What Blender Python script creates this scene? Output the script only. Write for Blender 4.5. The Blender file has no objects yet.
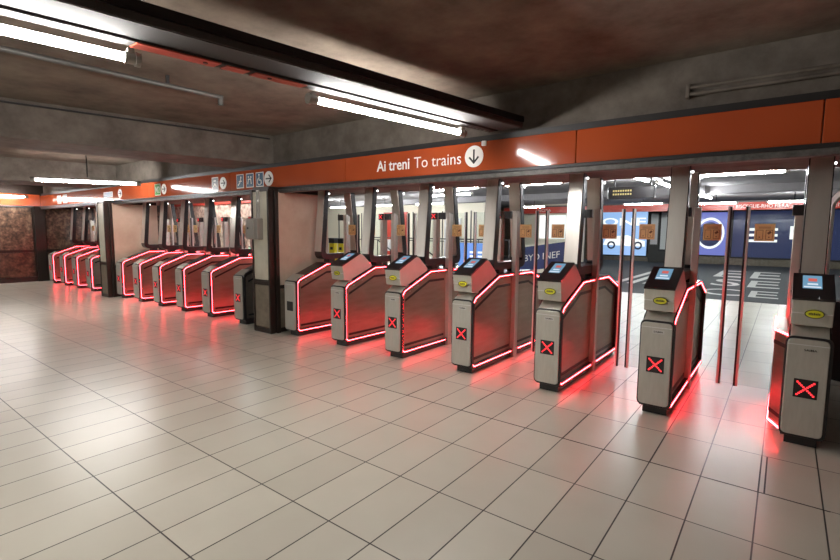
import bpy, bmesh, math, random
from mathutils import Vector, Matrix
random.seed(7)
scn = bpy.context.scene
COL = scn.collection
R = math.radians

# ------------------------------------------------------------------ camera, world, exposure
cd = bpy.data.cameras.new('camera')
cam = bpy.data.objects.new('camera', cd); COL.objects.link(cam)
cd.sensor_width = 36.0; cd.lens = 476.46 / 840 * 36.0; cd.clip_end = 200
yaw, pitch, roll = R(-37.386), R(5.849), R(0.45)
fw = Vector((math.sin(yaw)*math.cos(pitch), math.cos(yaw)*math.cos(pitch), -math.sin(pitch)))
rt = Vector((math.cos(yaw), -math.sin(yaw), 0)); up = rt.cross(fw)
r2 = rt*math.cos(roll) + up*math.sin(roll); u2 = up*math.cos(roll) - rt*math.sin(roll)
M3 = Matrix((r2, u2, -fw)).transposed()
cam.matrix_world = Matrix.Translation((0, 0, 1.54)) @ M3.to_4x4()
scn.camera = cam

w = bpy.data.worlds.new('world'); scn.world = w; w.use_nodes = True
w.node_tree.nodes['Background'].inputs[0].default_value = (0.9, 0.95, 1.0, 1)
w.node_tree.nodes['Background'].inputs[1].default_value = 0.05
scn.view_settings.view_transform = 'Standard'
scn.view_settings.look = 'None'
scn.view_settings.exposure = 0.0
scn.view_settings.gamma = 1.0
scn.view_settings.use_curve_mapping = False
TUBE = 168.0
TUBE_BACK = 200.0
LED = 44.0

# ------------------------------------------------------------------ materials
def new_mat(name):
    m = bpy.data.materials.new(name); m.use_nodes = True
    nt = m.node_tree; return m, nt, nt.nodes['Principled BSDF']

def pmat(name, col, rough=0.5, metal=0.0, coat=0.0, emit=None, es=0.0):
    m, nt, b = new_mat(name)
    b.inputs['Base Color'].default_value = (*col, 1)
    b.inputs['Roughness'].default_value = rough
    b.inputs['Metallic'].default_value = metal
    b.inputs['Coat Weight'].default_value = coat
    if emit:
        b.inputs['Emission Color'].default_value = (*emit, 1)
        b.inputs['Emission Strength'].default_value = es
    return m

def noisy(name, c1, c2, scale, rough=(0.5, 0.7), metal=0.0, bump=0.0, stretch=(1, 1, 1), detail=6, lo=0.35, hi=0.65, c3=None, coat=0):
    m, nt, b = new_mat(name)
    tc = nt.nodes.new('ShaderNodeTexCoord'); mp = nt.nodes.new('ShaderNodeMapping')
    mp.inputs['Scale'].default_value = stretch
    n = nt.nodes.new('ShaderNodeTexNoise'); n.inputs['Scale'].default_value = scale; n.inputs['Detail'].default_value = detail
    n.inputs['Roughness'].default_value = 0.65
    cr = nt.nodes.new('ShaderNodeValToRGB')
    cr.color_ramp.elements[0].position = lo; cr.color_ramp.elements[1].position = hi
    cr.color_ramp.elements[0].color = (*c1, 1); cr.color_ramp.elements[1].color = (*c2, 1)
    if c3:
        e = cr.color_ramp.elements.new((lo+hi)/2); e.color = (*c3, 1)
    L = nt.links.new
    L(tc.outputs['Object'], mp.inputs[0]); L(mp.outputs[0], n.inputs['Vector']); L(n.outputs[0], cr.inputs[0])
    L(cr.outputs[0], b.inputs['Base Color'])
    mr = nt.nodes.new('ShaderNodeMapRange'); mr.inputs[3].default_value = rough[0]; mr.inputs[4].default_value = rough[1]
    L(n.outputs[0], mr.inputs[0]); L(mr.outputs[0], b.inputs['Roughness'])
    b.inputs['Metallic'].default_value = metal; b.inputs['Coat Weight'].default_value = coat
    if bump:
        bp = nt.nodes.new('ShaderNodeBump'); bp.inputs['Strength'].default_value = bump; bp.inputs['Distance'].default_value = 0.02
        L(n.outputs[0], bp.inputs['Height']); L(bp.outputs[0], b.inputs['Normal'])
    return m

def floor_mat():
    m, nt, b = new_mat('floor_tiles')
    L = nt.links.new
    tc = nt.nodes.new('ShaderNodeTexCoord'); mp = nt.nodes.new('ShaderNodeMapping')
    mp.inputs['Location'].default_value = (1.232, -1.02 + 0.594*10, 0)
    br = nt.nodes.new('ShaderNodeTexBrick')
    br.offset = 0; br.squash = 1
    br.inputs['Scale'].default_value = 1.0
    br.inputs['Brick Width'].default_value = 0.3006
    br.inputs['Row Height'].default_value = 0.594
    br.inputs['Mortar Size'].default_value = 0.0042
    br.inputs['Mortar Smooth'].default_value = 0.15
    br.inputs['Bias'].default_value = 0.0
    br.inputs['Color1'].default_value = (0.54, 0.505, 0.425, 1)
    br.inputs['Color2'].default_value = (0.475, 0.442, 0.37, 1)
    br.inputs['Mortar'].default_value = (0.02, 0.015, 0.012, 1)
    L(tc.outputs['Object'], mp.inputs[0]); L(mp.outputs[0], br.inputs['Vector'])
    n = nt.nodes.new('ShaderNodeTexNoise'); n.inputs['Scale'].default_value = 1.6; n.inputs['Detail'].default_value = 8
    L(tc.outputs['Object'], n.inputs['Vector'])
    cr = nt.nodes.new('ShaderNodeValToRGB')
    cr.color_ramp.elements[0].position = 0.3; cr.color_ramp.elements[0].color = (0.93, 0.92, 0.91, 1)
    cr.color_ramp.elements[1].position = 0.6; cr.color_ramp.elements[1].color = (1, 1, 1, 1)
    L(n.outputs[0], cr.inputs[0])
    mx = nt.nodes.new('ShaderNodeMix'); mx.data_type = 'RGBA'; mx.blend_type = 'MULTIPLY'; mx.inputs[0].default_value = 1
    L(br.outputs['Color'], mx.inputs[6]); L(cr.outputs[0], mx.inputs[7]); L(mx.outputs[2], b.inputs['Base Color'])
    n2 = nt.nodes.new('ShaderNodeTexNoise'); n2.inputs['Scale'].default_value = 2; n2.inputs['Detail'].default_value = 2
    L(tc.outputs['Object'], n2.inputs['Vector'])
    mr = nt.nodes.new('ShaderNodeMapRange'); mr.inputs[3].default_value = 0.27; mr.inputs[4].default_value = 0.33
    L(n2.outputs[0], mr.inputs[0]); L(mr.outputs[0], b.inputs['Roughness'])
    bp = nt.nodes.new('ShaderNodeBump'); bp.inputs['Strength'].default_value = 0.25; bp.inputs['Distance'].default_value = 0.003; bp.invert = True
    L(br.outputs['Fac'], bp.inputs['Height']); L(bp.outputs[0], b.inputs['Normal'])
    return m

def glass_mat(name, tint=(0.93, 0.96, 0.95), f=0.06):
    m = bpy.data.materials.new(name); m.use_nodes = True; nt = m.node_tree
    nt.nodes.remove(nt.nodes['Principled BSDF'])
    tr = nt.nodes.new('ShaderNodeBsdfTransparent'); tr.inputs[0].default_value = (*tint, 1)
    gl = nt.nodes.new('ShaderNodeBsdfGlossy'); gl.inputs['Roughness'].default_value = 0.03
    lw = nt.nodes.new('ShaderNodeLayerWeight'); lw.inputs[0].default_value = 0.2
    fr = nt.nodes.new('ShaderNodeMath'); fr.operation = 'MULTIPLY'; fr.inputs[1].default_value = 0.12
    nt.links.new(lw.outputs['Facing'], fr.inputs[0])
    mx = nt.nodes.new('ShaderNodeMixShader')
    L = nt.links.new
    L(fr.outputs[0], mx.inputs[0]); L(tr.outputs[0], mx.inputs[1]); L(gl.outputs[0], mx.inputs[2])
    L(mx.outputs[0], nt.nodes['Material Output'].inputs['Surface'])
    return m

def emat(name, col, s):
    return pmat(name, (0.02, 0.02, 0.02), 0.4, emit=col, es=s)

M = dict(
    floor=floor_mat(),
    carpet=noisy('grey_matting', (0.055, 0.058, 0.062), (0.085, 0.088, 0.095), 30, (0.8, 0.95)),
    concrete=noisy('sooty_concrete', (0.065, 0.048, 0.034), (0.185, 0.147, 0.112), 2.2, (0.8, 0.95), bump=0.25, lo=0.3, hi=0.7, detail=10),
    beam=noisy('sooty_beam_concrete', (0.065, 0.052, 0.042), (0.165, 0.138, 0.115), 3.0, (0.8, 0.95), bump=0.2, lo=0.3, hi=0.7, detail=10),
    ceil_back=noisy('back_ceiling_paint', (0.26, 0.255, 0.26), (0.34, 0.335, 0.34), 1.0, (0.8, 0.9)),
    dark_metal=pmat('dark_painted_metal', (0.035, 0.033, 0.033), 0.42, 0.6),
    grey_metal=noisy('dusty_grey_metal', (0.07, 0.066, 0.062), (0.14, 0.13, 0.12), 4, (0.45, 0.6), metal=0.5, stretch=(4, 1, 4)),
    black=pmat('black_plastic', (0.012, 0.011, 0.012), 0.32, 0.0, 0.3),
    casing=pmat('dark_casing', (0.035, 0.028, 0.028), 0.28, 0.4),
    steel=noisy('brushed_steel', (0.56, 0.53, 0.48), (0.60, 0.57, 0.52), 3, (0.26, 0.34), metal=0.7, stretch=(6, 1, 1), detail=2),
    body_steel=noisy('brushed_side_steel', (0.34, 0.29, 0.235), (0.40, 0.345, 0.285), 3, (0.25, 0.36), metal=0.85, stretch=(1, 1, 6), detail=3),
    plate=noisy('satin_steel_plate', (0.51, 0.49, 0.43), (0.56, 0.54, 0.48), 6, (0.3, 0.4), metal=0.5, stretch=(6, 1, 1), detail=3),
    chrome=pmat('polished_steel', (0.72, 0.71, 0.7), 0.3, 0.6),
    orange=noisy('orange_enamel', (0.34, 0.058, 0.018), (0.39, 0.07, 0.02), 1.2, (0.09, 0.12), bump=0.03, stretch=(1, 1, 1), detail=1, coat=0.0),
    white_paint=pmat('white_sign_paint', (0.82, 0.8, 0.76), 0.4),
    sign_blue=pmat('blue_sign', (0.04, 0.11, 0.2), 0.3),
    sign_green=pmat('green_sign', (0.07, 0.3, 0.07), 0.3),
    sign_grey=pmat('grey_sign', (0.12, 0.13, 0.16), 0.3),
    red_banner=pmat('red_band', (0.5, 0.06, 0.04), 0.3),
    cream=noisy('cream_stone', (0.50, 0.46, 0.36), (0.62, 0.58, 0.47), 3, (0.3, 0.45)),
    pink=noisy('pinkish_stone', (0.42, 0.29, 0.21), (0.60, 0.46, 0.36), 1.6, (0.32, 0.5), lo=0.25, hi=0.75),
    lowstone=noisy('grey_brown_stone', (0.16, 0.13, 0.09), (0.24, 0.2, 0.15), 8, (0.35, 0.5)),
    marble=noisy('mottled_brown_marble', (0.03, 0.017, 0.010), (0.25, 0.17, 0.105), 9, (0.22, 0.4), lo=0.38, hi=0.66, c3=(0.12, 0.065, 0.042), detail=12),
    marble_low=noisy('mottled_dark_marble', (0.025, 0.012, 0.007), (0.18, 0.09, 0.055), 9, (0.22, 0.4), lo=0.38, hi=0.68, c3=(0.085, 0.04, 0.024), detail=12),
    marble_back=noisy('mottled_pink_marble', (0.2, 0.12, 0.09), (0.75, 0.6, 0.48), 7, (0.3, 0.4), lo=0.36, hi=0.62, detail=12),
    frame=pmat('dark_brown_frame', (0.028, 0.018, 0.014), 0.35, 0.3),
    glass=glass_mat('clear_glass'),
    led=emat('red_led', (1.0, 0.035, 0.045), LED),
    led_dot=emat('red_led_dots', (1.0, 0.03, 0.04), 2.4),
    tube=emat('tube_light', (1.0, 0.985, 0.95), TUBE),
    tube_back=emat('tube_light_back', (0.96, 0.98, 1.0), TUBE_BACK),
    screen=emat('blue_screen', (0.20, 0.42, 0.62), 0.75),
    screen_pale=emat('screen_picture', (0.75, 0.85, 0.95), 0.9),
    screen_red=emat('screen_red_mark', (0.8, 0.15, 0.12), 0.8),
    green_led=emat('green_display', (0.55, 0.95, 0.65), 1.2),
    amber=emat('amber_display', (0.9, 0.75, 0.25), 0.8),
    glint_dot=emat('small_white_glint', (1, 1, 1), 8),  # emission imitating bright glints on the gate frames
    yellow=pmat('yellow_sticker', (0.62, 0.58, 0.02), 0.4),
    ink=pmat('dark_ink', (0.03, 0.03, 0.02), 0.5),
    tan=noisy('tan_label', (0.58, 0.42, 0.17), (0.66, 0.49, 0.22), 4, (0.35, 0.45)),
    tan_dark=pmat('brown_print', (0.13, 0.07, 0.03), 0.5),
    paper=pmat('pale_label', (0.6, 0.58, 0.55), 0.5),
    tape=pmat('red_tape', (0.42, 0.07, 0.04), 0.35),
    tray_grey=pmat('tray_grey_paint', (0.035, 0.033, 0.031), 0.9),
    tray_pale=pmat('tray_pale_edge', (0.05, 0.047, 0.043), 0.8),
    grey_box=pmat('grey_box_paint', (0.28, 0.26, 0.23), 0.4, 0.3),
    cream_wall=pmat('cream_wall_paint', (0.78, 0.74, 0.6), 0.6),
    white_wall=pmat('white_wall_paint', (0.66, 0.66, 0.66), 0.5),
    navy=pmat('navy_ad', (0.035, 0.05, 0.14), 0.25),
    ad_navy=pmat('backlit_navy_ad', (0.02, 0.03, 0.08), 0.2, emit=(0.06, 0.075, 0.19), es=0.35),
    ad_glow=pmat('backlit_violet_ad', (0.02, 0.03, 0.08), 0.2, emit=(0.2, 0.22, 0.65), es=0.9),
    ad_sky=pmat('backlit_sky_ad', (0.05, 0.06, 0.08), 0.2, emit=(0.36, 0.56, 0.95), es=1.0),
    ad_blue=pmat('backlit_blue_ad', (0.05, 0.06, 0.08), 0.2, emit=(0.17, 0.34, 0.85), es=1.0),
    ad_white=pmat('backlit_white', (0.1, 0.1, 0.1), 0.2, emit=(1, 1, 1), es=1.15),
    yellow_paint=pmat('yellow_paint', (0.75, 0.62, 0.02), 0.4),
    rubber=pmat('dark_stone', (0.03, 0.028, 0.026), 0.6),
)

# ------------------------------------------------------------------ mesh helpers
def bx(bm, x0, x1, y0, y1, z0, z1, bev=0.0):
    t = bmesh.new()
    vs = [t.verts.new(p) for p in ((x0,y0,z0),(x1,y0,z0),(x1,y1,z0),(x0,y1,z0),(x0,y0,z1),(x1,y0,z1),(x1,y1,z1),(x0,y1,z1))]
    for f in ((0,3,2,1),(4,5,6,7),(0,1,5,4),(1,2,6,5),(2,3,7,6),(3,0,4,7)): t.faces.new([vs[i] for i in f])
    if bev: bmesh.ops.bevel(t, geom=t.edges[:], offset=bev, segments=2, affect='EDGES', profile=0.5)
    merge(bm, t); return bm

def merge(bm, t, mat=None):
    if mat is not None: t.transform(mat)
    me = bpy.data.meshes.new('tmp'); t.to_mesh(me); t.free(); bm.from_mesh(me); bpy.data.meshes.remove(me)

def prism(bm, poly, x0, x1, bev=0.0, axis='x'):
    """extrude a (y,z) polygon along x (axis='x') or an (x,z) polygon along y (axis='y')"""
    t = bmesh.new()
    P3 = (lambda p, h: (h, p[0], p[1])) if axis == 'x' else (lambda p, h: (p[0], h, p[1])) if axis == 'y' else (lambda p, h: (p[0], p[1], h))
    a = [t.verts.new(P3(p, x0)) for p in poly]; b = [t.verts.new(P3(p, x1)) for p in poly]
    n = len(poly)
    t.faces.new(a[::-1]); t.faces.new(b)
    for i in range(n): t.faces.new((a[i], a[(i+1) % n], b[(i+1) % n], b[i]))
    bmesh.ops.recalc_face_normals(t, faces=t.faces[:])
    if bev: bmesh.ops.bevel(t, geom=t.edges[:], offset=bev, segments=2, affect='EDGES', profile=0.5)
    merge(bm, t); return bm

def ring(bm, outer, inner, x0, x1, closed=True, axis='x'):
    t = bmesh.new(); n = len(outer)
    P3 = (lambda p, h: (h, p[0], p[1])) if axis == 'x' else (lambda p, h: (p[0], h, p[1]))
    o0 = [t.verts.new(P3(p, x0)) for p in outer]; o1 = [t.verts.new(P3(p, x1)) for p in outer]
    i0 = [t.verts.new(P3(p, x0)) for p in inner]; i1 = [t.verts.new(P3(p, x1)) for p in inner]
    for i in range(n if closed else n-1):
        j = (i+1) % n
        t.faces.new((o0[i], o0[j], o1[j], o1[i])); t.faces.new((i0[i], i1[i], i1[j], i0[j]))
        t.faces.new((o0[i], i0[i], i0[j], o0[j])); t.faces.new((o1[i], o1[j], i1[j], i1[i]))
    if not closed:
        for i in (0, n-1): t.faces.new((o0[i], o1[i], i1[i], i0[i]))
    bmesh.ops.recalc_face_normals(t, faces=t.faces[:])
    merge(bm, t); return bm

def inset(poly, d):
    n = len(poly); out = []
    area = sum(poly[i][0]*poly[(i+1) % n][1] - poly[(i+1) % n][0]*poly[i][1] for i in range(n))
    s = 1 if area > 0 else -1
    for i in range(n):
        p0, p1, p2 = Vector(poly[i-1]), Vector(poly[i]), Vector(poly[(i+1) % n])
        a = (p1-p0).normalized(); b = (p2-p1).normalized()
        na = Vector((-a.y, a.x))*s; nb = Vector((-b.y, b.x))*s
        k = na + nb; k = k/max(0.3, k.length_squared)*2
        out.append(tuple(p1 + k*d))
    return out

def rounded(poly, r, seg=4):
    out = []; n = len(poly)
    for i in range(n):
        p0, p1, p2 = Vector(poly[i-1]), Vector(poly[i]), Vector(poly[(i+1) % n])
        rr = min(r, (p0-p1).length*0.45, (p2-p1).length*0.45)
        a = p1 + (p0-p1).normalized()*rr; b = p1 + (p2-p1).normalized()*rr
        for k in range(seg+1):
            t = k/seg; out.append(tuple((1-t)**2*a + 2*t*(1-t)*p1 + t*t*b))
    return out

def tube(bm, a, b, r, seg=12):
    a, b = Vector(a), Vector(b); d = b-a
    t = bmesh.new()
    bmesh.ops.create_cone(t, cap_ends=True, segments=seg, radius1=r, radius2=r, depth=d.length)
    merge(bm, t, Matrix.Translation((a+b)/2) @ d.to_track_quat('Z', 'Y').to_matrix().to_4x4()); return bm

def disc(bm, c, rx, rz, y0, y1, seg=28):
    prism(bm, [(c[0]+rx*math.cos(2*math.pi*k/seg), c[1]+rz*math.sin(2*math.pi*k/seg)) for k in range(seg)], y0, y1, axis='y'); return bm

def stroke(bm, pts, wd, y0, y1):
    """polyline in the x,z plane of given width, between y0 and y1"""
    for a, b in zip(pts[:-1], pts[1:]):
        a, b = Vector(a), Vector(b); d = (b-a).normalized(); n = Vector((-d.y, d.x))*wd/2; e = d*wd*0.35
        prism(bm, [tuple(a-e-n), tuple(b+e-n), tuple(b+e+n), tuple(a-e+n)], y0, y1, axis='y')
    return bm

def obj(name, bm, m, parent=None, smooth=False):
    me = bpy.data.meshes.new(name)
    bmesh.ops.recalc_face_normals(bm, faces=bm.faces[:])
    bm.to_mesh(me); bm.free()
    if smooth:
        for p in me.polygons: p.use_smooth = True
    me.materials.append(M[m] if isinstance(m, str) else m)
    o = bpy.data.objects.new(name, me); COL.objects.link(o)
    if parent: o.parent = parent
    return o

def text(name, s, x0, x1, z0, zcap, y, m, parent=None, bold=0.0, depth=0.002, rot=0.0):
    """words standing in an x,z plane facing -y, fitted to x0..x1 with caps z0..zcap"""
    c = bpy.data.curves.new('t', 'FONT'); c.body = s; c.offset = bold; c.extrude = 0.01; c.resolution_u = 4
    o = bpy.data.objects.new('t', c)
    me = bpy.data.meshes.new_from_object(o)
    bpy.data.objects.remove(o); bpy.data.curves.remove(c)
    xs = [v.co.x for v in me.vertices]; mn, mxx = min(xs), max(xs)
    cap = 0.69
    for v in me.vertices:
        X = x0 + (v.co.x-mn)/(mxx-mn)*(x1-x0); Z = z0 + v.co.y/cap*(zcap-z0)
        Y = y - (depth if v.co.z > 0 else 0)
        v.co = (X, Y, Z)
    me.name = name; me.materials.append(M[m])
    q = bpy.data.objects.new(name, me); COL.objects.link(q)
    if parent: q.parent = parent
    return q

def tag(o, label, cat, group=None, kind=None):
    o['label'] = label; o['category'] = cat
    if group: o['group'] = group
    if kind: o['kind'] = kind
    return o

def thing(name, label, cat, loc=(0, 0, 0), rotz=0, group=None):
    o = bpy.data.objects.new(name, None); COL.objects.link(o)
    o.location = loc; o.rotation_euler = (0, 0, rotz); o.empty_display_size = 0.2
    return tag(o, label, cat, group)

def struct(name, bm, m, parent=None, label=None):
    o = obj(name, bm, m, parent)
    if not parent: o['kind'] = 'structure'
    if label: o['label'] = label
    return o

def B(*a, **k): return bx(bmesh.new(), *a, **k)

def copy_tree(o, skip=(), parent=None):
    c = o.copy(); COL.objects.link(c)
    if parent: c.parent = parent
    for ch in list(o.children):
        if ch.get('slot') in skip: continue
        copy_tree(ch, skip, c)
    return c

# ------------------------------------------------------------------ the shell
XW = -17.3
struct('floor', B(-26, 4.0, -7, 34, -0.1, 0.0), 'floor', label='floor of pale beige rectangular tiles with thin dark joints')
struct('ceiling', B(XW-0.3, 4.0, -7, 4.5, 2.95, 3.1), 'concrete', label='sooty brown concrete ceiling')
struct('ceiling_back', B(-26, 4.0, 6.0, 34, 3.05, 3.2), 'ceil_back', label='pale ceiling of the hall beyond the gates')
struct('ceiling_beam', B(XW-0.3, 4.0, 4.5, 6.0, 2.17, 3.1), 'beam', label='deep concrete beam running over the gate line')
# cross beams and their drops
def skewbeam(name, xa, ya, xb, yb, wd, z0, z1, m):
    d = (Vector((xb, yb)) - Vector((xa, ya))); k = d.x/d.y
    y0, y1 = -7, 4.5
    f = lambda y: xa + (y-ya)*k
    bm = prism(bmesh.new(), [(f(y0)-wd, y0), (f(y0), y0), (f(y1), y1), (f(y1)-wd, y1)], z0, z1, axis='z')
    return struct(name, bm, m)
skewbeam('trim_1', -6.85, 1.45, -6.27, 4.4, 0.95, 2.53, 2.95, 'beam')
skewbeam('trim_2', -12.6, 2.0, -12.1, 4.4, 1.3, 2.50, 2.95, 'beam')
# hidden-side walls of the hall
struct('wall_right_shade', B(1.5, 1.7, -7, 4.25, 0, 2.95), 'marble_low')  # unseen near wall, added close in to darken the floor at right
struct('wall_right_back', B(4.0, 4.2, 4.25, 34, 0, 3.2), 'marble')
struct('wall_front', B(XW-0.3, 4.2, -7.2, -7, 0, 3.2), 'marble')
wl = struct('wall_left', B(XW-0.3, XW, -7, 8.0, 0.0, 3.1), 'frame', label='wall of mottled brown marble panels in dark frames')
bm = bmesh.new()
ys = [-7, -5.4, -3.8, -2.2, -0.6, 1.0, 2.62, 4.19]
for a, b in zip(ys[:-1], ys[1:]): bx(bm, XW, XW+0.03, a+0.012, b-0.012, 0.92, 2.12, 0.004)
for a, b in ((4.49, 5.7), (5.72, 6.8), (6.82, 7.9)): bx(bm, XW, XW+0.03, a+0.012, b-0.012, 0.92, 2.12, 0.004)
obj('upper_panel', bm, 'marble', wl)
bm = bmesh.new()
for a, b in zip(ys[:-1], ys[1:]): bx(bm, XW, XW+0.03, a+0.012, b-0.012, 0.15, 0.84, 0.004)
for a, b in ((4.49, 5.7), (5.72, 6.8), (6.82, 7.9)): bx(bm, XW, XW+0.03, a+0.012, b-0.012, 0.15, 0.84, 0.004)
obj('lower_panel', bm, 'marble_low', wl)
struct('baseboard_left', B(XW, XW+0.05, -7, 8.0, 0, 0.14), 'frame')
struct('trim_3', B(XW, XW+0.12, 4.22, 4.46, 0, 2.17), 'frame', label='dark corner column where the side wall meets the gates')
# red band on the left wall
lb = thing('wall_sign_band', 'orange enamel band running along the top of the left marble wall', 'sign band', (XW, 0, 0))
obj('panel', B(0.0, 0.06, -7, 4.40, 2.17, 2.5, 0.01), 'orange', lb)
obj('edge_strip', B(0.0, 0.075, -7, 4.40, 2.13, 2.17), 'grey_metal', lb)

bm = bmesh.new()
for a, b in ((-1.24, -0.62), (-0.62, -0.32), (-0.32, 0.3)): bx(bm, a, b, 3.388, 3.397, 0.0, 0.0015)
for x, d in ((-1.232, 0.0), (-0.63, 0.0), (-0.03, 0.03), (-0.03, 0.0), (-2.134, 0.0), (-2.735, 0.0), (0.57, 0)): bx(bm, x+d-0.0045, x+d+0.0045, 3.39, 3.98, 0.0, 0.0015)
bx(bm, -3.3, -1.24, 3.389, 3.395, 0.0, 0.0015)
struct('trim_8', bm, 'rubber', label='wide dark worn joints between the floor tiles before the gates')
# ------------------------------------------------------------------ pillars between the gate groups
def pillar(name, x0, x1, y0, y1):
    p = struct(name, B(x0+0.015, x1-0.015, y0+0.015, y1, 0, 2.17), 'frame', label='stone-clad pillar with dark metal edges between two groups of gates')
    bm = bmesh.new()
    bx(bm, x0+0.03, x1-0.035, y0, y0+0.03, 0.80, 2.10, 0.004)
    obj('upper_panel', bm, 'cream', p)
    obj('lower_panel', B(x0+0.03, x1-0.035, y0, y0+0.03, 0.08, 0.72, 0.004), 'lowstone', p)
    bm = bmesh.new()
    for xx in (x0-0.005, x1-0.03): bx(bm, xx, xx+0.035, y0-0.012, y0+0.06, 0, 2.13, 0.004)
    bx(bm, x0, x1, y0-0.010, y0+0.03, 0.735, 0.785, 0.003); bx(bm, x0, x1, y0-0.010, y0+0.03, 0.0, 0.07, 0.003)
    obj('edge_frame', bm, 'frame', p)
    bm = bmesh.new()
    bx(bm, x1-0.02, x1+0.012, y0+0.16, y1, 0.72, 2.10, 0.004)
    obj('side_panel', bm, 'pink', p)
    bm = bmesh.new()
    bx(bm, x1-0.02, x1+0.03, y0+0.09, y0+0.15, 0, 2.13, 0.004)
    obj('side_post', bm, 'frame', p)
    bm = bmesh.new()
    bx(bm, x1-0.02, x1+0.012, y0+0.16, y1, 0.07, 0.66, 0.004)
    obj('side_lower_panel', bm, 'lowstone', p)
    return p
pillar('wall_pillar', -6.40, -5.98, 4.2, 5.32)
pillar('wall_pillar', -12.42, -12.02, 4.2, 5.32)

jb = thing('junction_box', 'small grey metal electrical box with conduit on the cream pillar', 'electrical box', (-6.22, 4.2, 1.40))
obj('box', B(-0.19, 0.10, -0.1, 0.0, 0, 0.31, 0.01), 'grey_box', jb)
obj('cover', B(-0.18, 0.02, -0.115, -0.10, 0.02, 0.29, 0.004), 'grey_box', jb)
obj('lock', B(-0.13, -0.105, -0.122, -0.115, 0.15, 0.18), 'black', jb)
bm = bmesh.new(); tube(bm, (0.05, -0.03, 0.31), (0.05, -0.03, 0.72), 0.012); tube(bm, (0.0, -0.03, 0.31), (0.0, -0.03, 0.72), 0.012)
obj('conduit', bm, 'grey_box', jb)

# ------------------------------------------------------------------ orange fascia over the gates
FY = 4.40
fa = thing('sign_fascia', 'long orange enamel sign fascia over the gates reading Ai treni To trains', 'sign', (0, FY, 0))
seams = [4.0, 2.0, 0.15, -1.58, -4.6, -7.3, -10.3, -13.2, -16.06, -17.24]
for a, b in zip(seams[1:], seams[:-1]):
    obj('panel', B(a+0.003, b-0.003, 0.0, 0.06, 2.17, 2.47, 0.006), 'orange', fa)
obj('lower_rail', B(XW+0.08, 4.0, -0.02, 0.08, 2.085, 2.165, 0.008), 'grey_metal', fa)
obj('lower_lip', B(XW+0.08, 4.0, -0.035, 0.0, 2.135, 2.168, 0.004), 'dark_metal', fa)
bm = bmesh.new(); bx(bm, XW+0.08, 4.0, 0.02, 0.1, 2.47, 2.53); obj('upper_rail', bm, 'dark_metal', fa)
text('bold_lettering', 'Ai treni', -4.04, -3.53, 2.262, 2.385, -0.001, 'white_paint', fa, bold=0.013)
text('light_lettering', 'To trains', -3.46, -2.82, 2.262, 2.385, -0.001, 'white_paint', fa, bold=-0.004)
def arrow(cx, cz, r, down):
    s = obj('arrow_disc', disc(bmesh.new(), (cx, cz), r, r, -0.004, 0.0), 'white_paint', fa)
    bm = bmesh.new(); k = r*0.58; wd = r*0.17
    if down: stroke(bm, [(cx, cz+k), (cx, cz-k)], wd, -0.007, -0.004); stroke(bm, [(cx-k*0.8, cz-k*0.15), (cx, cz-k), (cx+k*0.8, cz-k*0.15)], wd, -0.007, -0.004)
    else: stroke(bm, [(cx-k, cz), (cx+k, cz)], wd, -0.007, -0.004); stroke(bm, [(cx+k*0.15, cz+k*0.8), (cx+k, cz), (cx+k*0.15, cz-k*0.8)], wd, -0.007, -0.004)
    obj('arrow', bm, 'black', s)
arrow(-2.66, 2.325, 0.112, True)
obj('sensor', B(-2.56, -2.51, -0.03, 0.0, 2.42, 2.47, 0.008), 'white_paint', fa)
arrow(-6.24, 2.31, 0.11, False); arrow(-7.50, 2.31, 0.10, False); arrow(-9.60, 2.31, 0.10, False); arrow(-11.65, 2.31, 0.10, False)
def picto(cx, m, wd=0.2, h=0.22):
    s = obj('pictogram_sign', B(cx-wd/2, cx+wd/2, -0.003, 0.0, 2.31-h/2, 2.31+h/2), 'white_paint', fa)
    obj('field', B(cx-wd/2+0.012, cx+wd/2-0.012, -0.005, -0.003, 2.31-h/2+0.012, 2.31+h/2-0.012), m, s)
    return s
def sym(s, strokes, cx, dots=(), wd=0.016):
    bm = bmesh.new()
    for st in strokes: stroke(bm, [(cx+x, 2.31+z) for x, z in st], wd, -0.008, -0.005)
    for x, z, r in dots: disc(bm, (cx+x, 2.31+z), r, r, -0.008, -0.005, 12)
    obj('symbol', bm, 'white_paint', s)
s = picto(-7.75, 'sign_grey'); sym(s, [[(-0.03, 0.05), (0.03, 0.05)], [(-0.04, -0.04), (0.0, 0.0), (0.04, -0.04)]], -7.75)
s = picto(-7.0, 'sign_blue'); sym(s, [[(-0.05, -0.06), (0.0, -0.02), (0.03, 0.05)], [(-0.02, 0.0), (0.05, 0.0)]], -7.0, [(0.03, 0.06, 0.016)])
s = picto(-6.73, 'sign_blue'); sym(s, [[(-0.04, 0.02), (0.03, 0.02)], [(-0.03, 0.02), (-0.05, -0.05)], [(0.03, 0.02), (0.04, -0.05)]], -6.73, [(-0.03, 0.055, 0.015), (0.035, 0.05, 0.015)])
s = picto(-6.47, 'sign_blue')
arc = [(-0.005+0.05*math.cos(R(a)), -0.03+0.05*math.sin(R(a))) for a in range(120, 371, 25)]
sym(s, [[(-0.01, 0.045), (-0.01, -0.01), (0.035, -0.01), (0.05, -0.06)], arc], -6.47, [(-0.01, 0.07, 0.016)], 0.013)
s = picto(-9.86, 'sign_green', 0.24); text('symbol', 'M2', -9.95, -9.77, 2.25, 2.37, -0.005, 'white_paint', s, bold=0.01)
picto(-15.6, 'sign_grey', 0.3); picto(-15.15, 'sign_grey', 0.3); picto(-12.3, 'sign_grey', 0.5, 0.12)
obj('sensor', disc(bmesh.new(), (-10.95, 2.49), 0.04, 0.04, -0.02, 0.02), 'white_paint', fa)

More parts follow.
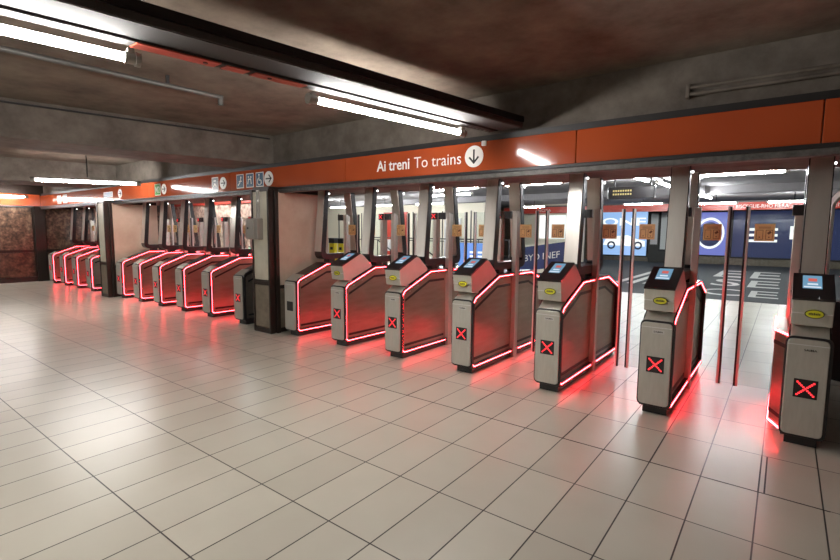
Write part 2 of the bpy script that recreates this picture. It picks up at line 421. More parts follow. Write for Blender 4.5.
# ------------------------------------------------------------------ one ticket gate
OUT = [(0.035, 0.06), (0.0, 0.10), (0.0, 0.79), (0.05, 0.845), (0.58, 1.05), (1.46, 1.05), (1.90, 0.90), (1.93, 0.86), (1.93, 0.10), (1.895, 0.06)]
def cross_bm(cx, cz, half, y, dot=0.0058, n=9):
    bm = bmesh.new()
    for k in range(n):
        t = -half + 2*half*k/(n-1)
        for s in (1, -1):
            if s == -1 and abs(t) < 1e-6: continue
            bx(bm, cx+t-dot, cx+t+dot, y-0.002, y, cz+s*t-dot, cz+s*t+dot)
    return bm

def make_gate(head):
    g = thing('ticket_gate', 'gate', 'ticket gate')
    obj('base', B(-0.095, 0.095, 0.05, 1.88, 0, 0.065), 'black', g)
    ins = inset(OUT, 0.045)
    obj('casing', ring(bmesh.new(), OUT, ins, -0.12, 0.12), 'casing', g)
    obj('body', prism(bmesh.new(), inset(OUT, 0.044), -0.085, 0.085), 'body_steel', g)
    for s in (-1, 1):
        fo, fi = [(0.93, 0.079), (0.053, 0.079), (0.019, 0.108), (0.019, 0.781), (0.060, 0.828), (0.584, 1.031), (0.93, 1.031)], [(0.93, 0.0865), (0.057, 0.0865), (0.0275, 0.112), (0.0275, 0.777), (0.065, 0.821), (0.587, 1.0225), (0.93, 1.0225)]
        ro, ri = [(1.12, 1.031), (1.457, 1.031), (1.88, 0.886)], [(1.12, 1.019), (1.455, 1.019), (1.876, 0.875)]
        for o_, i_ in ((fo, fi), (ro, ri), ([(1.12, 0.079), (1.86, 0.079)], [(1.12, 0.090), (1.86, 0.090)])):
            l = obj('led_strip', ring(bmesh.new(), o_, i_, *sorted((s*0.119, s*0.1235)), closed=False), 'led', g)
            l['slot'] = 'led_%s' % ('l' if s < 0 else 'r')
        X = sorted((s*0.084, s*0.089))
        for path, wd in (([(0.11, 0.705), (0.60, 0.905), (0.93, 0.905)], 0.030), ([(1.12, 0.905), (1.44, 0.905), (1.80, 0.78)], 0.030), ([(0.10, 0.155), (0.93, 0.155)], 0.030), ([(1.12, 0.155), (1.82, 0.155)], 0.030)):
            o_ = [(a_, b_+wd/2) for a_, b_ in path]; i_ = [(a_, b_-wd/2) for a_, b_ in path]
            obj('side_stripe', ring(bmesh.new(), o_, i_, *X, closed=False), 'black', g)
        for yy, zz in ((0.2, 0.81), (0.36, 0.87)):
            obj('screw', tube(bmesh.new(), (s*0.084, yy, zz), (s*0.09, yy, zz), 0.008, 10), 'chrome', g)
    # front bezel + plate
    poly = rounded([(-0.134, 0.075), (0.134, 0.075), (0.134, 0.815), (-0.134, 0.815)], 0.05, 4)
    obj('front_bezel', prism(bmesh.new(), poly, -0.012, 0.017, 0.004, axis='y'), 'black', g)
    poly = rounded([(-0.122, 0.095), (0.114, 0.095), (0.114, 0.798), (-0.122, 0.798)], 0.035, 3)
    fp = obj('front_plate', prism(bmesh.new(), poly, -0.026, -0.010, 0.004, axis='y'), 'plate', g)
    obj('top_seam', B(-0.120, 0.112, -0.0275, -0.02, 0.755, 0.761), 'chrome', fp)
    dp = obj('status_panel', B(-0.068, 0.068, -0.030, -0.024, 0.375, 0.511, 0.002), 'black', g)
    cr = obj('led_cross', cross_bm(0, 0.443, 0.046, -0.030), 'led_dot', dp); cr['slot'] = 'front_cross'
    # neck plate over the front edge
    obj('neck_plate', prism(bmesh.new(), [(-0.008, 0.80), (-0.004, 0.818), (0.13, 0.90), (0.16, 0.885), (0.05, 0.80)], -0.108, 0.108, 0.003), 'plate', g)
    if head:
        HP = [(-0.008, 0.895), (-0.034, 1.08), (-0.028, 1.09), (0.29, 1.232), (0.34, 1.222), (0.52, 1.075), (0.52, 1.045), (0.10, 0.885)]
        h = obj('validator_head', prism(bmesh.new(), HP, -0.116, 0.116, 0.006), 'plate', g)
        h['label'] = 'steel card reader head with tilted screen'
        a, b = Vector((-0.034, 1.084)), Vector((0.30, 1.236)); d = (b-a).normalized(); nn = Vector((-d.y, d.x))
        def slab(x0, x1, t0, t1, e0, e1):
            L = (b-a).length; p, q = a+d*L*t0, a+d*L*t1
            return prism(bmesh.new(), [tuple(p+nn*e0), tuple(q+nn*e0), tuple(q+nn*e1), tuple(p+nn*e1)], x0, x1)
        sp = obj('screen_panel', slab(-0.118, 0.118, -0.02, 1.0, -0.004, 0.012), 'black', h)
        obj('blue_screen', slab(-0.062, 0.048, 0.38, 0.90, 0.012, 0.0135), 'screen', h)
        bm = slab(-0.03, 0.02, 0.66, 0.78, 0.0135, 0.0145); obj('screen_mark', bm, 'screen_red', h)
        bm = slab(-0.056, 0.042, 0.41, 0.46, 0.0135, 0.0145); merge(bm, slab(-0.035, 0.025, 0.52, 0.58, 0.0135, 0.0145)); obj('screen_text', bm, 'screen_pale', h)
        obj('fold_line', B(-0.112, 0.112, -0.031, -0.012, 0.982, 0.988), 'chrome', h)
        st = obj('yellow_sticker', disc(bmesh.new(), (0.012, 0.985), 0.055, 0.031, -0.039, -0.028), 'yellow', h)
        bm = ring(bmesh.new(), [(0.012+0.055*math.cos(R(k)), 0.985+0.031*math.sin(R(k))) for k in range(0, 360, 12)], [(0.012+0.049*math.cos(R(k)), 0.985+0.026*math.sin(R(k))) for k in range(0, 360, 12)], -0.0405, -0.038, axis='y')
        for k in range(7): bx(bm, -0.02+k*0.0095, -0.014+k*0.0095, -0.0405, -0.038, 0.978, 0.991+0.003*(k % 2))
        obj('sticker_print', bm, 'ink', h)
        lb_ = obj('name_label', B(-0.035, 0.055, -0.0285, -0.024, 0.708, 0.738), 'paper', fp); lb_['slot'] = 'name_label'
        text('name_lettering', 'SAIMA', -0.026, 0.046, 0.716, 0.731, -0.0285, 'ink', fp, bold=0.01, depth=0.001)
    # side screen frame above the body
    U = [(0.60, 2.14), (0.50, 1.10), (1.36, 1.10), (1.22, 2.14)]
    def upath(off):
        p = [Vector(q) for q in U]
        ins_ = inset([U[0], U[1], U[2], U[3]], off)
        pts = [Vector(q) for q in ins_]; pts[0].y = pts[3].y = 2.14
        r = 0.13-off; out = [tuple(pts[0])]
        for i in (1, 2):
            a_ = pts[i] + (pts[i-1]-pts[i]).normalized()*r; b_ = pts[i] + (pts[i+1]-pts[i]).normalized()*r
            for k in range(7):
                t = k/6; out.append(tuple((1-t)**2*a_ + 2*t*(1-t)*pts[i] + t*t*b_))
        out.append(tuple(pts[3])); return out
    fr = obj('screen_frame', ring(bmesh.new(), upath(0), upath(0.085), -0.078, 0.078, closed=False), 'black', g)
    for ya in (0.68, 1.12): obj('frame_foot', B(-0.06, 0.06, ya, ya+0.12, 1.04, 1.11), 'dark_metal', g)
    obj('front_post', prism(bmesh.new(), [(0.588, 2.14), (0.60, 2.14), (0.512, 1.22), (0.50, 1.22)], -0.070, 0.070), 'steel', g)
    obj('rear_post', prism(bmesh.new(), [(1.122, 2.14), (1.137, 2.14), (1.262, 1.22), (1.247, 1.22)], -0.070, 0.070), 'steel', g)
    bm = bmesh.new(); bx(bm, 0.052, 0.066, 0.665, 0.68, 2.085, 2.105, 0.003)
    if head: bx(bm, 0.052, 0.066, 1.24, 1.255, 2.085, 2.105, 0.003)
    bm.transform(Matrix.Translation((0.028, 0, 0))); obj('frame_glint', bm, 'glint_dot', g)  # glowing dots put in for the glints at the post tops
    # door masts, displays and glass leaves
    for s in (-1, 1):
        k = 'l' if s < 0 else 'r'
        X = sorted((s*0.075, s*0.135))
        bm = bmesh.new(); bx(bm, X[0], X[1], 0.97, 1.02, 0.0, 1.79, 0.004); bx(bm, X[0]+0.008, X[1]-0.008, 1.02, 1.07, 0.0, 1.77)
        o = obj('door_mast', bm, 'steel', g); o['slot'] = 'door_'+k
        x0, x1 = (-0.155, -0.075) if s < 0 else (-0.035, 0.055)
        o = obj('mast_display', B(x0, x1, 0.955, 1.00, 1.70, 1.79, 0.003), 'black', g); o['slot'] = 'disp_'+k
        if s < 0:
            c = obj('led_cross', cross_bm((x0+x1)/2, 1.745, 0.025, 0.955, 0.004, 7), 'led_dot', o); c['slot'] = 'mast_cross'
        e = 0.355 if s > 0 else 0.46
        X = sorted((s*0.135, s*e))
        leaf = obj('door_leaf', B(X[0], X[1], 1.005, 1.015, 0.12, 1.785), 'glass', g); leaf['slot'] = 'door_'+k
        X = sorted((s*(e-0.004), s*(e+0.014)))
        obj('edge_rail', B(X[0], X[1], 0.995, 1.025, 0.10, 1.79, 0.003), 'chrome', leaf)
        X = sorted((s*(e+0.014), s*(e+0.030)))
        obj('edge_seal', B(X[0], X[1], 0.998, 1.022, 0.10, 1.79), 'black', leaf)
        cx = 0.235 if s > 0 else -0.34
        lab = obj('door_label', B(cx-0.075, cx+0.075, 0.999, 1.005, 1.475, 1.63, 0.002), 'tan', leaf)
        bm = bmesh.new()
        for q in (-1, 1):
            c = cx+q*0.035
            ring(bm, [(c-0.026, 1.49), (c+0.026, 1.49), (c+0.026, 1.575), (c-0.026, 1.575)], [(c-0.022, 1.494), (c+0.022, 1.494), (c+0.022, 1.571), (c-0.022, 1.571)], 0.9975, 0.999, axis='y')
            disc(bm, (c, 1.51), 0.006, 0.006, 0.9975, 0.999, 8)
        stroke(bm, [(cx+0.03, 1.545), (cx+0.042, 1.555)], 0.02, 0.9975, 0.999)
        bx(bm, cx-0.045, cx+0.045, 0.9975, 0.999, 1.598, 1.603); bx(bm, cx-0.045, cx+0.045, 0.9975, 0.999, 1.585, 1.588)
        obj('label_print', bm, 'tan_dark', leaf)
    if not head:
        bm = bmesh.new()
        bx(bm, -0.07, 0.07, 1.50, 1.55, 1.03, 1.20, 0.01)
        rr = obj('rear_reader', bm, 'dark_metal', g)
        obj('reader_display', B(-0.055, 0.055, 1.494, 1.50, 1.09, 1.17), 'green_led', rr)
    return g

ENTRY = make_gate(True)
EXIT = make_gate(False)
GY = 4.32
def place(src, x, label, group, skip=(), first=False):
    if first and not skip:
        g = src
    else:
        g = copy_tree(src, skip)
    g.location = (x*0.985, GY, 0); tag(g, label, 'ticket gate', group)
    return g
NG, MG, FG = 'ticket gates of the near row', 'ticket gates of the middle group', 'ticket gates of the far group'
place(ENTRY, -3.75, 'ticket gate with tilted screen, second with a reader head counting from the pillar', NG, first=True)
place(ENTRY, -4.73, 'ticket gate with tilted screen, first with a reader head beside the headless one', NG)
place(ENTRY, -2.755, 'ticket gate with tilted screen, standing under the down arrow sign', NG)
place(ENTRY, -1.77, 'ticket gate with tilted screen and white name label, third from the right end', NG)
place(ENTRY, -0.81, 'ticket gate with tilted screen on left side of the wide lane', NG)
G7 = place(ENTRY, 0.185, 'largest ticket gate, at right end of the row, dark right side', NG, skip=('led_r', 'led_l', 'door_r', 'name_label', 'mast_cross'))
bm = prism(bmesh.new(), [(-0.121, 0.05), (-0.20, 0.24), (-0.20, 1.86), (-0.121, 1.90)], 0.075, 0.80, 0.004, axis='z')
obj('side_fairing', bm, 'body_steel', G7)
for z0, z1 in ((0.80, 0.812), (0.085, 0.097)):
    obj('led_strip', prism(bmesh.new(), [(-0.126, 0.045), (-0.208, 0.24), (-0.208, 0.93), (-0.200, 0.93), (-0.200, 0.24), (-0.119, 0.05)], z0, z1, axis='z'), 'led', G7)
for z0 in (0.70, 0.16):
    obj('side_stripe', prism(bmesh.new(), [(-0.124, 0.048), (-0.204, 0.24), (-0.204, 0.93), (-0.199, 0.93), (-0.199, 0.24), (-0.119, 0.052)], z0, z0+0.03, axis='z'), 'black', G7)
place(EXIT, -5.74, 'headless ticket gate with unlit black panel right beside the pink pillar side', NG, skip=('front_cross', 'led_l', 'door_l', 'disp_l'))
place(EXIT, -8.13, 'ticket gate second from the cream pillar, in the middle group', MG, first=True)
place(EXIT, -7.10, 'ticket gate whose dark side stands against the cream pillar with the electrical box', MG, skip=('led_r', 'door_r'))
place(EXIT, -9.10, 'headless ticket gate under the left grey pictogram sign, third from the cream pillar', MG)
place(EXIT, -10.06, 'headless ticket gate under the green M2 sign, in the middle group', MG)
place(EXIT, -10.99, 'headless ticket gate next but one to the far pillar, middle group', MG)
place(EXIT, -11.87, 'ticket gate beside the far pillar at the left end of the middle group', MG, skip=('led_l', 'door_l', 'disp_l'))
place(EXIT, -13.73, 'ticket gate partly hidden by the far pillar, far group', FG)
place(EXIT, -14.71, 'ticket gate second from the far pillar, in the far group', FG)
place(EXIT, -15.66, 'ticket gate second from the marble corner, in the far group', FG)
place(EXIT, -16.60, 'farthest ticket gate, beside the dark corner column of the marble wall', FG, skip=('led_l', 'door_l', 'disp_l'))

# side barrier at the right end
sb = thing('side_barrier', 'metal framed side barrier at the right edge behind the last gate', 'barrier', (0.325, 6.5, 0), R(-28))
prof = rounded([(0, 0.0), (0.95, 0.0), (0.95, 2.16), (0.22, 2.16), (0, 1.86)], 0.05, 3)
obj('frame', ring(bmesh.new(), prof, inset(prof, 0.045), -0.03, 0.03, axis='y'), 'chrome', sb)
obj('glass_panel', B(0.04, 0.91, -0.004, 0.004, 0.85, 1.80), 'glass', sb)
obj('lower_panel', B(0.04, 0.91, -0.015, 0.015, 0.04, 0.82), 'dark_metal', sb)
obj('cross_rail', B(0.03, 0.92, -0.025, 0.025, 0.81, 0.86), 'black', sb)

# ------------------------------------------------------------------ tube lamps, cable tray, pipes
LK = 0.15
def tx(y): return -2.46 + LK*(y-3.86)
tr = thing('cable_tray', 'dark steel cable tray running to the orange fascia above the tubes', 'cable tray', (0, 0, 0))
def along(y0, y1, a, b, z0, z1, fx=tx):
    return prism(bmesh.new(), [(fx(y0)+a, y0), (fx(y0)+b, y0), (fx(y1)+b, y1), (fx(y1)+a, y1)], z0, z1, axis='z')
obj('tray', along(-6.5, 4.34, 0.06, 0.29, 2.54, 2.60), 'tray_grey', tr)
obj('edge_flange', along(-6.5, 4.34, 0.29, 0.30, 2.545, 2.585), 'tray_pale', tr)
obj('top_flange', along(-6.5, 4.34, 0.28, 0.315, 2.585, 2.64), 'black', tr)
obj('mounting_strip', along(-6.5, 4.30, -0.03, 0.06, 2.525, 2.56), 'tray_grey', tr)
bm = along(1.18, 1.62, -0.032, 0.062, 2.519, 2.526)
for a_, b_ in ((1.66, 1.8), (1.84, 2.2)): merge(bm, along(a_, b_, -0.03, 0.05, 2.519, 2.5255))
obj('red_tape', bm, 'tape', tr)
bm = bmesh.new()
for k in range(7):
    yy = 3.93+k*0.055; tube(bm, (tx(yy)+0.015, yy, 2.520), (tx(yy)+0.015, yy, 2.526), 0.008, 8)
for yy in (1.55, 1.95): tube(bm, (tx(yy)+0.015, yy, 2.514), (tx(yy)+0.015, yy, 2.521), 0.014, 8)
obj('hole', bm, 'black', tr)
bm = bmesh.new()
for yy in (-4.5, -1.5, 0.2): tube(bm, (tx(yy)+0.2, yy, 2.60), (tx(yy)+0.2, yy, 2.95), 0.01)
obj('hanger', bm, 'dark_metal', tr)

def lamp(p0, p1, label, m='tube', group='tube lamps of the hall', holder='grey_box', batten=True):
    a, b = Vector(p0), Vector(p1); c = (a+b)/2; d = b-a; L = d.length
    t = thing('tube_lamp', label, 'lamp', c, math.atan2(d.y, d.x), group)
    obj('tube', tube(bmesh.new(), (-L/2, 0, 0), (L/2, 0, 0), 0.023, 14), m, t, smooth=False)
    for s in (-1, 1):
        bm = tube(bmesh.new(), (s*L/2, 0, 0), (s*(L/2+0.05), 0, 0), 0.03, 14)
        tube(bm, (s*(L/2+0.05), 0, 0), (s*(L/2+0.075), 0, 0), 0.038, 14)
        bx(bm, s*(L/2+0.03)-0.015, s*(L/2+0.03)+0.015, -0.02, 0.02, 0, 0.05)
        obj('lamp_holder', bm, holder, t)
    if batten: obj('batten', B(-L/2-0.08, L/2+0.08, -0.025, 0.025, 0.036, 0.05, 0.003), 'tray_grey' if m == 'tube' else 'white_paint', t)
    return t
z = 2.452
lamp((tx(2.31), 2.31, z), (tx(3.80), 3.80, z), 'glowing tube lamp under the cable tray, nearer the orange fascia', batten=False)
lamp((tx(-0.33), -0.33, z), (tx(1.14), 1.14, z), 'glowing tube lamp cut by the upper left edge', batten=False)
lamp((tx(-3.0), -3.0, z), (tx(-1.5), -1.5, z), 'glowing tube lamp behind the viewer under the cable tray', batten=False)
lamp((tx(-5.7), -5.7, z), (tx(-4.2), -4.2, z), 'glowing tube lamp farthest back under the cable tray', batten=False)
lamp((-10.75, 2.70, 2.40), (-9.98, 4.06, 2.40), 'glowing tube lamp hanging in front of the fascia near the green M2 sign')
lamp((-17.15+0.25, 2.5, 2.40), (-16.85, 3.95, 2.40), 'glowing tube lamp far off beside the left marble wall')
lamp((-11.6, -1.6, 2.40), (-11.1, -0.2, 2.40), 'glowing tube lamp outside the left edge, middle bay')
lamp((-7.6, -2.6, 2.47), (-7.4, -1.1, 2.47), 'glowing tube lamp outside the left edge under the first beam')
lamp((-9.3, -4.6, 2.40), (-9.1, -3.1, 2.40), 'glowing tube lamp behind the viewer in the left bay')
# hangers for the far lamps
for x, y in ((-10.36, 3.38), (-17.0+0.12, 3.2)):
    bm = tube(bmesh.new(), (x, y, 2.485), (x, y, 2.95), 0.012); tag(obj('lamp_hanger', bm, 'dark_metal'), 'thin dark rod holding the far tube lamp near %s' % ('the M2 sign' if x > -12 else 'the marble wall'), 'rod')

pp = thing('ceiling_pipe', 'thin grey pipe under the ceiling at upper left ending in an elbow', 'pipe', (0, 0, 0))
bm = tube(bmesh.new(), (-5.1, -5.5, 2.86), (-4.60, 2.72, 2.86), 0.022); obj('pipe', bm, 'grey_metal', pp)
bm = tube(bmesh.new(), (-4.60, 2.70, 2.875), (-4.60, 2.70, 2.78), 0.024); obj('elbow', bm, 'grey_metal', pp)
for y in (-2.0, 0.9, 2.2):
    xx = -5.1+(y+5.5)*0.5/8.22
    bm = B(xx-0.012, xx+0.012, y-0.012, y+0.012, 2.84, 2.95); obj('clamp', bm, 'dark_metal', pp)

uf = thing('unlit_fixture', 'unlit double tube fixture on the dark beam face at upper right', 'lamp', (-0.72, 4.5, 2.62))
obj('back_plate', B(0, 3.2, -0.03, 0, 0.02, 0.09, 0.004), 'beam', uf)
for zz in (0.03, 0.08): obj('tube', tube(bmesh.new(), (0.03, -0.05, zz), (3.15, -0.05, zz), 0.015), 'beam', uf)
for xx in (0.0, 3.15): obj('end_cap', B(xx, xx+0.03, -0.07, 0, 0.0, 0.11, 0.005), 'beam', uf)
cb = thing('ceiling_cable', 'thin cable along the edge of the first ceiling beam', 'cable', (0, 0, 0))
obj('cable', tube(bmesh.new(), (-6.82+0.02-0.197*6, -4.5, 2.90), (-6.25, 4.44, 2.90), 0.012), 'dark_metal', cb)

# ------------------------------------------------------------------ hall beyond the gates
struct('floor_matting', B(-14, 4.0, 13.05, 28.0, 0.0, 0.008), 'carpet', label='dark grey floor matting beyond the tiles')
def floor_word(s, x0, x1, y0, y1, label):
    o = text('floor_lettering', s, 0, x1-x0, 0, y1-y0, 0, 'paper')
    for v in o.data.vertices: v.co = (v.co.x, v.co.z, 0.002 if v.co.y > -0.001 else 0.0035)
    o.location = (x0, y0, 0.0075); tag(o, label, 'floor lettering', 'pale lettering on the matting'); return o
floor_word('CE', -1.75, -0.05, 14.0, 15.6, 'pale letters on the grey matting nearest the wide lane')
floor_word('SE', -1.75, -0.05, 16.6, 19.0, 'pale letters on the grey matting in second line')
floor_word('EE', -2.0, -0.05, 20.0, 23.5, 'pale letters on the grey matting in third line')
bm = bmesh.new()
for k in range(3): bx(bm, -4.2+k*0.4, -4.0+k*0.4, 15.2+k*0.2, 22.0, 0.008, 0.010)
tag(obj('floor_stripes', bm, 'paper'), 'pale stripes printed on the grey matting left of the letters', 'floor marking')

struct('wall_back', B(-26, 4.0, 28.0, 28.3, 0, 3.05), 'lowstone', label='far end wall')
# cream walls at left back
struct('wall_cream', B(-26, -10.9, 19.0, 19.3, 0, 3.05), 'cream_wall', label='cream wall far behind the gates')
bm = bmesh.new()
for x in (-24, -22.2, -20.4, -18.6, -16.8, -15.0, -13.2, -11.6): bx(bm, x, x+0.05, 18.97, 19.0, 0.1, 2.5)
bx(bm, -26, -10.9, 18.96, 19.0, 1.05, 1.09)
struct('trim_5', bm, 'grey_metal')
struct('wall_mottled', B(XW-0.3, -11.2, 8.0, 8.3, 0, 3.05), 'marble_back', label='mottled pink marble wall behind the middle gates')
struct('wall_side', B(-26.2, -26, 6, 34, 0, 3.05), 'cream_wall')
rb = thing('wall_sign_band', 'red sign band on the mottled wall seen through the middle gates', 'sign band', (0, 7.94, 0))
obj('panel', B(XW, -11.2, 0, 0.06, 2.30, 2.66, 0.008), 'red_banner', rb)
for x0, s, x1 in ((-15.9, 'M1', -15.4), (-14.6, 'Uscita', -13.6), (-13.2, 'Exit', -12.6)): text('lettering', s, x0, x1, 2.40, 2.55, 0, 'white_paint', rb)
bm = bmesh.new()
for x in (-15.9, -15.1, -14.35, -13.5, -12.7):
    bx(bm, x, x+0.22, 7.93, 7.99, 1.45, 1.62, 0.01)
tag(obj('notice_plates', bm, 'tape'), 'small red notice plates in a row on the mottled wall', 'notice')

# red station band
sbn = thing('station_sign_band', 'far red band reading BISCEGLIE-RHO FIERA over the matting', 'sign band', (0, 24.0, 0))
obj('panel', B(-12.5, 2.5, 0, 0.08, 2.52, 2.84, 0.01), 'red_banner', sbn)
text('lettering', 'BISCEGLIE-RHO FIERA', -1.75, 0.0, 2.60, 2.74, 0, 'white_paint', sbn)
text('lettering', 'AI TRENI', 0.7, 1.7, 2.60, 2.74, 0, 'white_paint', sbn)
text('lettering', 'USCITA', -10.6, -9.8, 2.60, 2.74, 0, 'white_paint', sbn)
obj('upper_edge', B(-12.5, 2.5, -0.02, 0.1, 2.84, 2.90), 'grey_metal', sbn)

def ad(label, x0, x1, y, z0, z1, m):
    a = thing('backlit_poster', label, 'advertisement', ((x0+x1)/2, y, 0), 0, 'backlit posters on the far wall')
    hw = (x1-x0)/2
    obj('frame', ring(bmesh.new(), [(-hw, z0), (hw, z0), (hw, z1), (-hw, z1)], [(-hw+0.06, z0+0.06), (hw-0.06, z0+0.06), (hw-0.06, z1-0.06), (-hw+0.06, z1-0.06)], -0.08, 0.0, axis='y'), 'dark_metal', a)
    obj('poster', B(-hw+0.05, hw-0.05, -0.04, 0.0, z0+0.05, z1-0.05), m, a)
    return a
Y = 27.98
a = ad('backlit light blue poster with a white car and large white letters', -8.4, -5.9, Y, 0.25, 2.75, 'ad_sky')
text('lettering', 'ONE', -1.2, 1.1, 1.95, 2.35, -0.04, 'ad_white', a, bold=0.02)
bm = prism(bmesh.new(), [(-1.1, 0.85), (-1.0, 1.15), (-0.6, 1.35), (0.2, 1.4), (0.7, 1.2), (1.1, 1.1), (1.1, 0.8)], -0.05, -0.04, axis='y')
obj('car_picture', bm, 'ad_white', a)
bm = bmesh.new()
for cx in (-0.65, 0.75): ring(bm, [(cx+0.22*math.cos(R(k)), 0.85+0.22*math.sin(R(k))) for k in range(0, 360, 20)], [(cx+0.13*math.cos(R(k)), 0.85+0.13*math.sin(R(k))) for k in range(0, 360, 20)], -0.06, -0.05, axis='y')
obj('wheel_picture', bm, 'navy', a)
a = ad('backlit violet poster with a glowing white ring', -4.1, -2.2, Y, 0.4, 2.65, 'ad_glow')
el = lambda cx, cz, rx, rz: [(cx+rx*math.cos(R(k)), cz+rz*math.sin(R(k))) for k in range(0, 360, 12)]
obj('ring_picture', ring(bmesh.new(), el(0.1, 1.55, 0.62, 0.78), el(0.1, 1.55, 0.52, 0.66), -0.05, -0.04, axis='y'), 'ad_white', a)
obj('inner_picture', prism(bmesh.new(), el(0.1, 1.50, 0.5, 0.6), -0.045, -0.04, axis='y'), 'ad_navy', a)
a = ad('dark navy poster with huge white letter parts', -2.15, 2.6, Y, 0.35, 2.68, 'ad_navy')
bm = bmesh.new()
for k in range(3): bx(bm, -1.65, -0.55, -0.05, -0.04, 1.15+k*0.27, 1.27+k*0.27)
bx(bm, -0.1, 0.12, -0.05, -0.04, 1.4, 1.9, 0.0); bx(bm, -0.1, 0.6, -0.05, -0.04, 1.3, 1.45)
obj('letter_picture', bm, 'ad_white', a)
# pale columns / doors left of the violet poster
struct('wall_partition', B(-5.75, -4.2, 27.4, 27.98, 0, 3.05), 'rubber')
dd = thing('map_case', 'pale lit map case on the dark partition beyond the matting', 'display case', (-4.75, 27.38, 0))
obj('frame', B(-0.5, 0.5, -0.03, 0.0, 0.6, 2.7), 'dark_metal', dd); obj('sheet', B(-0.44, 0.44, -0.045, -0.03, 0.7, 2.6), 'white_wall', dd)
dd = thing('map_case', 'narrow white notice board beside the light blue poster', 'display case', (-5.5, 27.38, 0))
obj('frame', B(-0.2, 0.2, -0.03, 0.0, 0.9, 2.6), 'grey_metal', dd); obj('sheet', B(-0.17, 0.17, -0.04, -0.03, 0.95, 2.55), 'white_wall', dd)

# low navy parapet with lettering, beside the stairs
pr = thing('parapet_board', 'low navy board reading BYD INEF, seen beyond the third gate from the right', 'advertisement board', (-8.3, 17.0, 0))
obj('plinth', prism(bmesh.new(), [(0, 0), (2.4, 0), (2.4, 0.36), (0.0, 0.0)][:3], 0.01, 0.15, axis='y'), 'cream_wall', pr)
obj('board', prism(bmesh.new(), [(0, 0.0), (2.4, 0.36), (2.4, 1.27), (0, 0.91)], 0, 0.15, axis='y'), 'navy', pr)
obj('top_rail', prism(bmesh.new(), [(-0.03, 0.91), (2.43, 1.27), (2.43, 1.33), (-0.03, 0.97)], -0.02, 0.17, axis='y'), 'cream_wall', pr)
t_ = text('lettering', 'BYD INEF', 0.35, 1.75, 0.36, 0.60, -0.001, 'white_paint', pr, bold=0.0)
for v in t_.data.vertices: v.co.z += v.co.x*0.15

lp = thing('light_board', 'bright blue lit board with white bars low beyond the third gate lane', 'advertisement board', (-10.6, 16.6, 0), R(0))
obj('board', B(-0.1, 1.6, 0, 0.12, 0.0, 1.08, 0.01), 'ad_blue', lp)
bm = bmesh.new()
for k in range(3):
    bx(bm, 0.45, 0.73, -0.006, 0, 0.35+k*0.16, 0.43+k*0.16); bx(bm, 0.82, 1.1, -0.006, 0, 0.35+k*0.16, 0.43+k*0.16)
obj('bars', bm, 'ad_white', lp)
hr = thing('handrail', 'thin steel handrail crossing in front of the cream wall', 'handrail', (0, 17.0, 0))
bm = tube(bmesh.new(), (-16, 0, 1.22), (-8.6, 0, 1.22), 0.025); obj('rail', bm, 'grey_metal', hr)
for x in (-16, -14.5, -13, -11.5, -10, -8.6): obj('rail_post', tube(bmesh.new(), (x, 0, 0), (x, 0, 1.22), 0.022), 'grey_metal', hr)
for xa, lab in ((-13.6, 'dark sloping stair rail beyond the second gate lane'), (-11.6, 'dark sloping stair rail beyond the third gate lane')):
    t = thing('stair_rail', lab, 'handrail', (xa, 15.5, 0), 0, 'sloping stair rails')
    obj('rail', tube(bmesh.new(), (-0.6, 0, 1.15), (0.9, 0, 0.3), 0.03), 'dark_metal', t)
    for k in (-0.6, 0.15, 0.88): obj('rail_post', tube(bmesh.new(), (k, 0, 0), (k, 0, 1.15-(k+0.6)*0.567), 0.02), 'dark_metal', t)

for x, lab in ((-15.5, 'yellow ticket validator post with black head, left one behind the gates'), (-14.95, 'yellow ticket validator post with black head, right one behind the gates')):
    t = thing('validator_post', lab, 'validator', (x, 14.0, 0), 0, 'yellow validator posts')
    obj('body', B(-0.16, 0.16, 0, 0.2, 0, 1.0, 0.02), 'yellow_paint', t); obj('head', B(-0.17, 0.17, -0.02, 0.2, 1.0, 1.22, 0.02), 'black', t)
    obj('slot_panel', B(-0.08, 0.08, -0.01, 0.0, 0.72, 0.84), 'black', t)

# red and white poster wall between the first and second lanes
rp = thing('red_poster', 'tall red poster board on the cream wall behind the second lane', 'poster', (-16.2, 18.96, 0))
obj('board', B(-0.7, 0.9, -0.04, 0.0, 0.0, 2.5), 'red_banner', rp); obj('print', B(-0.5, 0.7, -0.05, -0.04, 0.5, 1.1), 'white_wall', rp)
door = struct('door_1', B(-13.0, -12.1, 18.90, 18.96, 0, 2.15), 'white_wall'); obj('door_handle', B(-12.3, -12.24, 18.86, 18.90, 1.0, 1.12), 'dark_metal', door)
wn = struct('window_1', B(-10.8, -8.6, 24.9, 25.0, 1.2, 2.45), 'ad_white', label='bright lit window panel on the far side')
struct('wall_niche', B(-12.4, -8.4, 25.0, 25.2, 0, 3.05), 'cream_wall')

# hanging information display
idp = thing('information_display', 'hanging black information display with amber text beyond the gates', 'display', (-2.95, 12.0, 2.33))
obj('casing', B(-0.55, 0.5, 0, 0.15, 0, 0.30, 0.02), 'black', idp)
bm = bmesh.new()
for r_ in range(2):
    for k in range(8): bx(bm, -0.42+k*0.055, -0.385+k*0.055, -0.004, 0, 0.10+r_*0.08, 0.14+r_*0.08)
obj('amber_text', bm, 'amber', idp)
for x in (-0.4, 0.4): obj('hanger', tube(bmesh.new(), (x, 0.07, 0.3), (x, 0.07, 0.72), 0.015), 'dark_metal', idp)

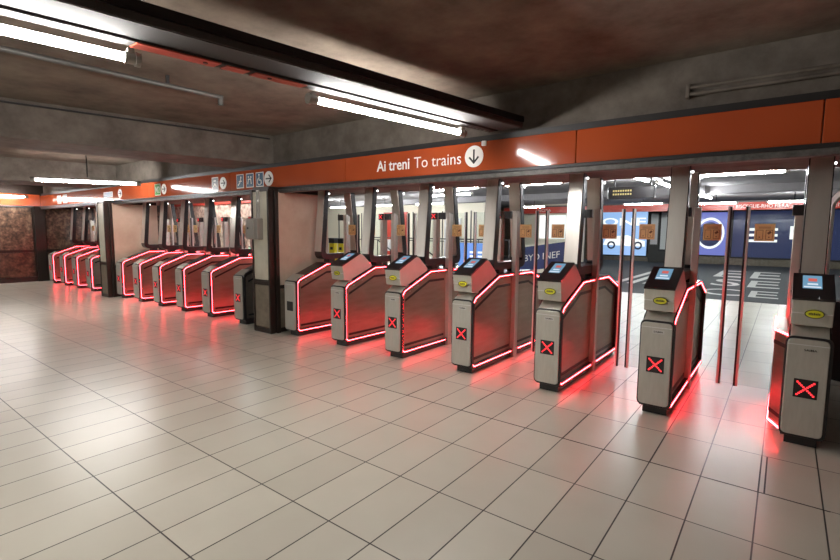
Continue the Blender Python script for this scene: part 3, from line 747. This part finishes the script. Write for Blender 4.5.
# beams and tubes of the back hall
struct('trim_6', B(-26, 4.0, 12.4, 13.0, 2.82, 3.05), 'ceil_back')
struct('trim_7', B(-26, 4.0, 18.0, 18.6, 2.82, 3.05), 'ceil_back')
TB = [((-1.52, 11.24), (-0.10, 11.24), 'tube lamp beyond the wide lane, parallel to the gates, brightest one'),
      ((-5.70, 11.0), (-4.25, 11.0), 'tube lamp of the back hall seen over the lane with the navy board'),
      ((-7.95, 11.0), (-6.5, 11.0), 'tube lamp of the back hall right of the third lane'),
      ((-8.85, 9.6), (-8.25, 9.6), 'short tube lamp seen above the second lane'),
      ((-9.4, 8.6), (-8.3, 8.6), 'tube lamp of the back hall nearest the pink pillar'),
      ((-9.6, 12.9), (-7.9, 12.9), 'tube lamp of the back hall behind the third lane, second row'),
      ((-2.68, 10.3), (-2.55, 11.75), 'tube lamp running away from the viewer above the amber display'),
      ((-2.42, 12.1), (-2.40, 13.4), 'second tube lamp running away behind the amber display'),
      ((-9.9, 21.0), (-8.9, 21.0), 'far tube lamp over the navy board'),
      ((-5.4, 21.0), (-4.0, 21.0), 'far tube lamp in front of the light blue poster'),
      ((-2.9, 21.8), (-1.6, 21.8), 'far tube lamp in front of the violet poster'),
      ((-0.6, 21.8), (0.9, 21.8), 'far tube lamp in front of the navy poster'),
      ((-2.22, 17.0), (-2.05, 18.4), 'small far tube lamp running away from the viewer over the matting'),
      ((-15.4, 16.6), (-14.1, 16.6), 'tube lamp far left in front of the cream wall'),
      ((-19.0, 14.0), (-17.6, 14.0), 'tube lamp farthest left in the back hall'),
      ((-12.9, 16.6), (-11.5, 16.6), 'tube lamp added to brighten the cream wall beyond the second lane'),  # this tube and the next are added to brighten the cream wall
      ((-18.6, 16.8), (-17.2, 16.8), 'tube lamp added to brighten the cream wall beyond the first lane'),
      ((-14.4, 6.9), (-13.0, 6.9), 'tube lamp above the mottled wall, left one'),
      ((-12.0, 7.0), (-10.6, 7.0), 'tube lamp above the mottled wall, right one')]
for a, b, lab in TB:
    t = lamp((*a, 2.70), (*b, 2.70), 'white '+lab, m='tube_back', group='tube lamps of the back hall')
    cx, cy = (a[0]+b[0])/2, (a[1]+b[1])/2
    obj('hanger', tube(bmesh.new(), (0, 0, 0.045), (0, 0, 0.12 if 12.3 < cy < 13.1 else 0.35), 0.01), 'dark_metal', t)
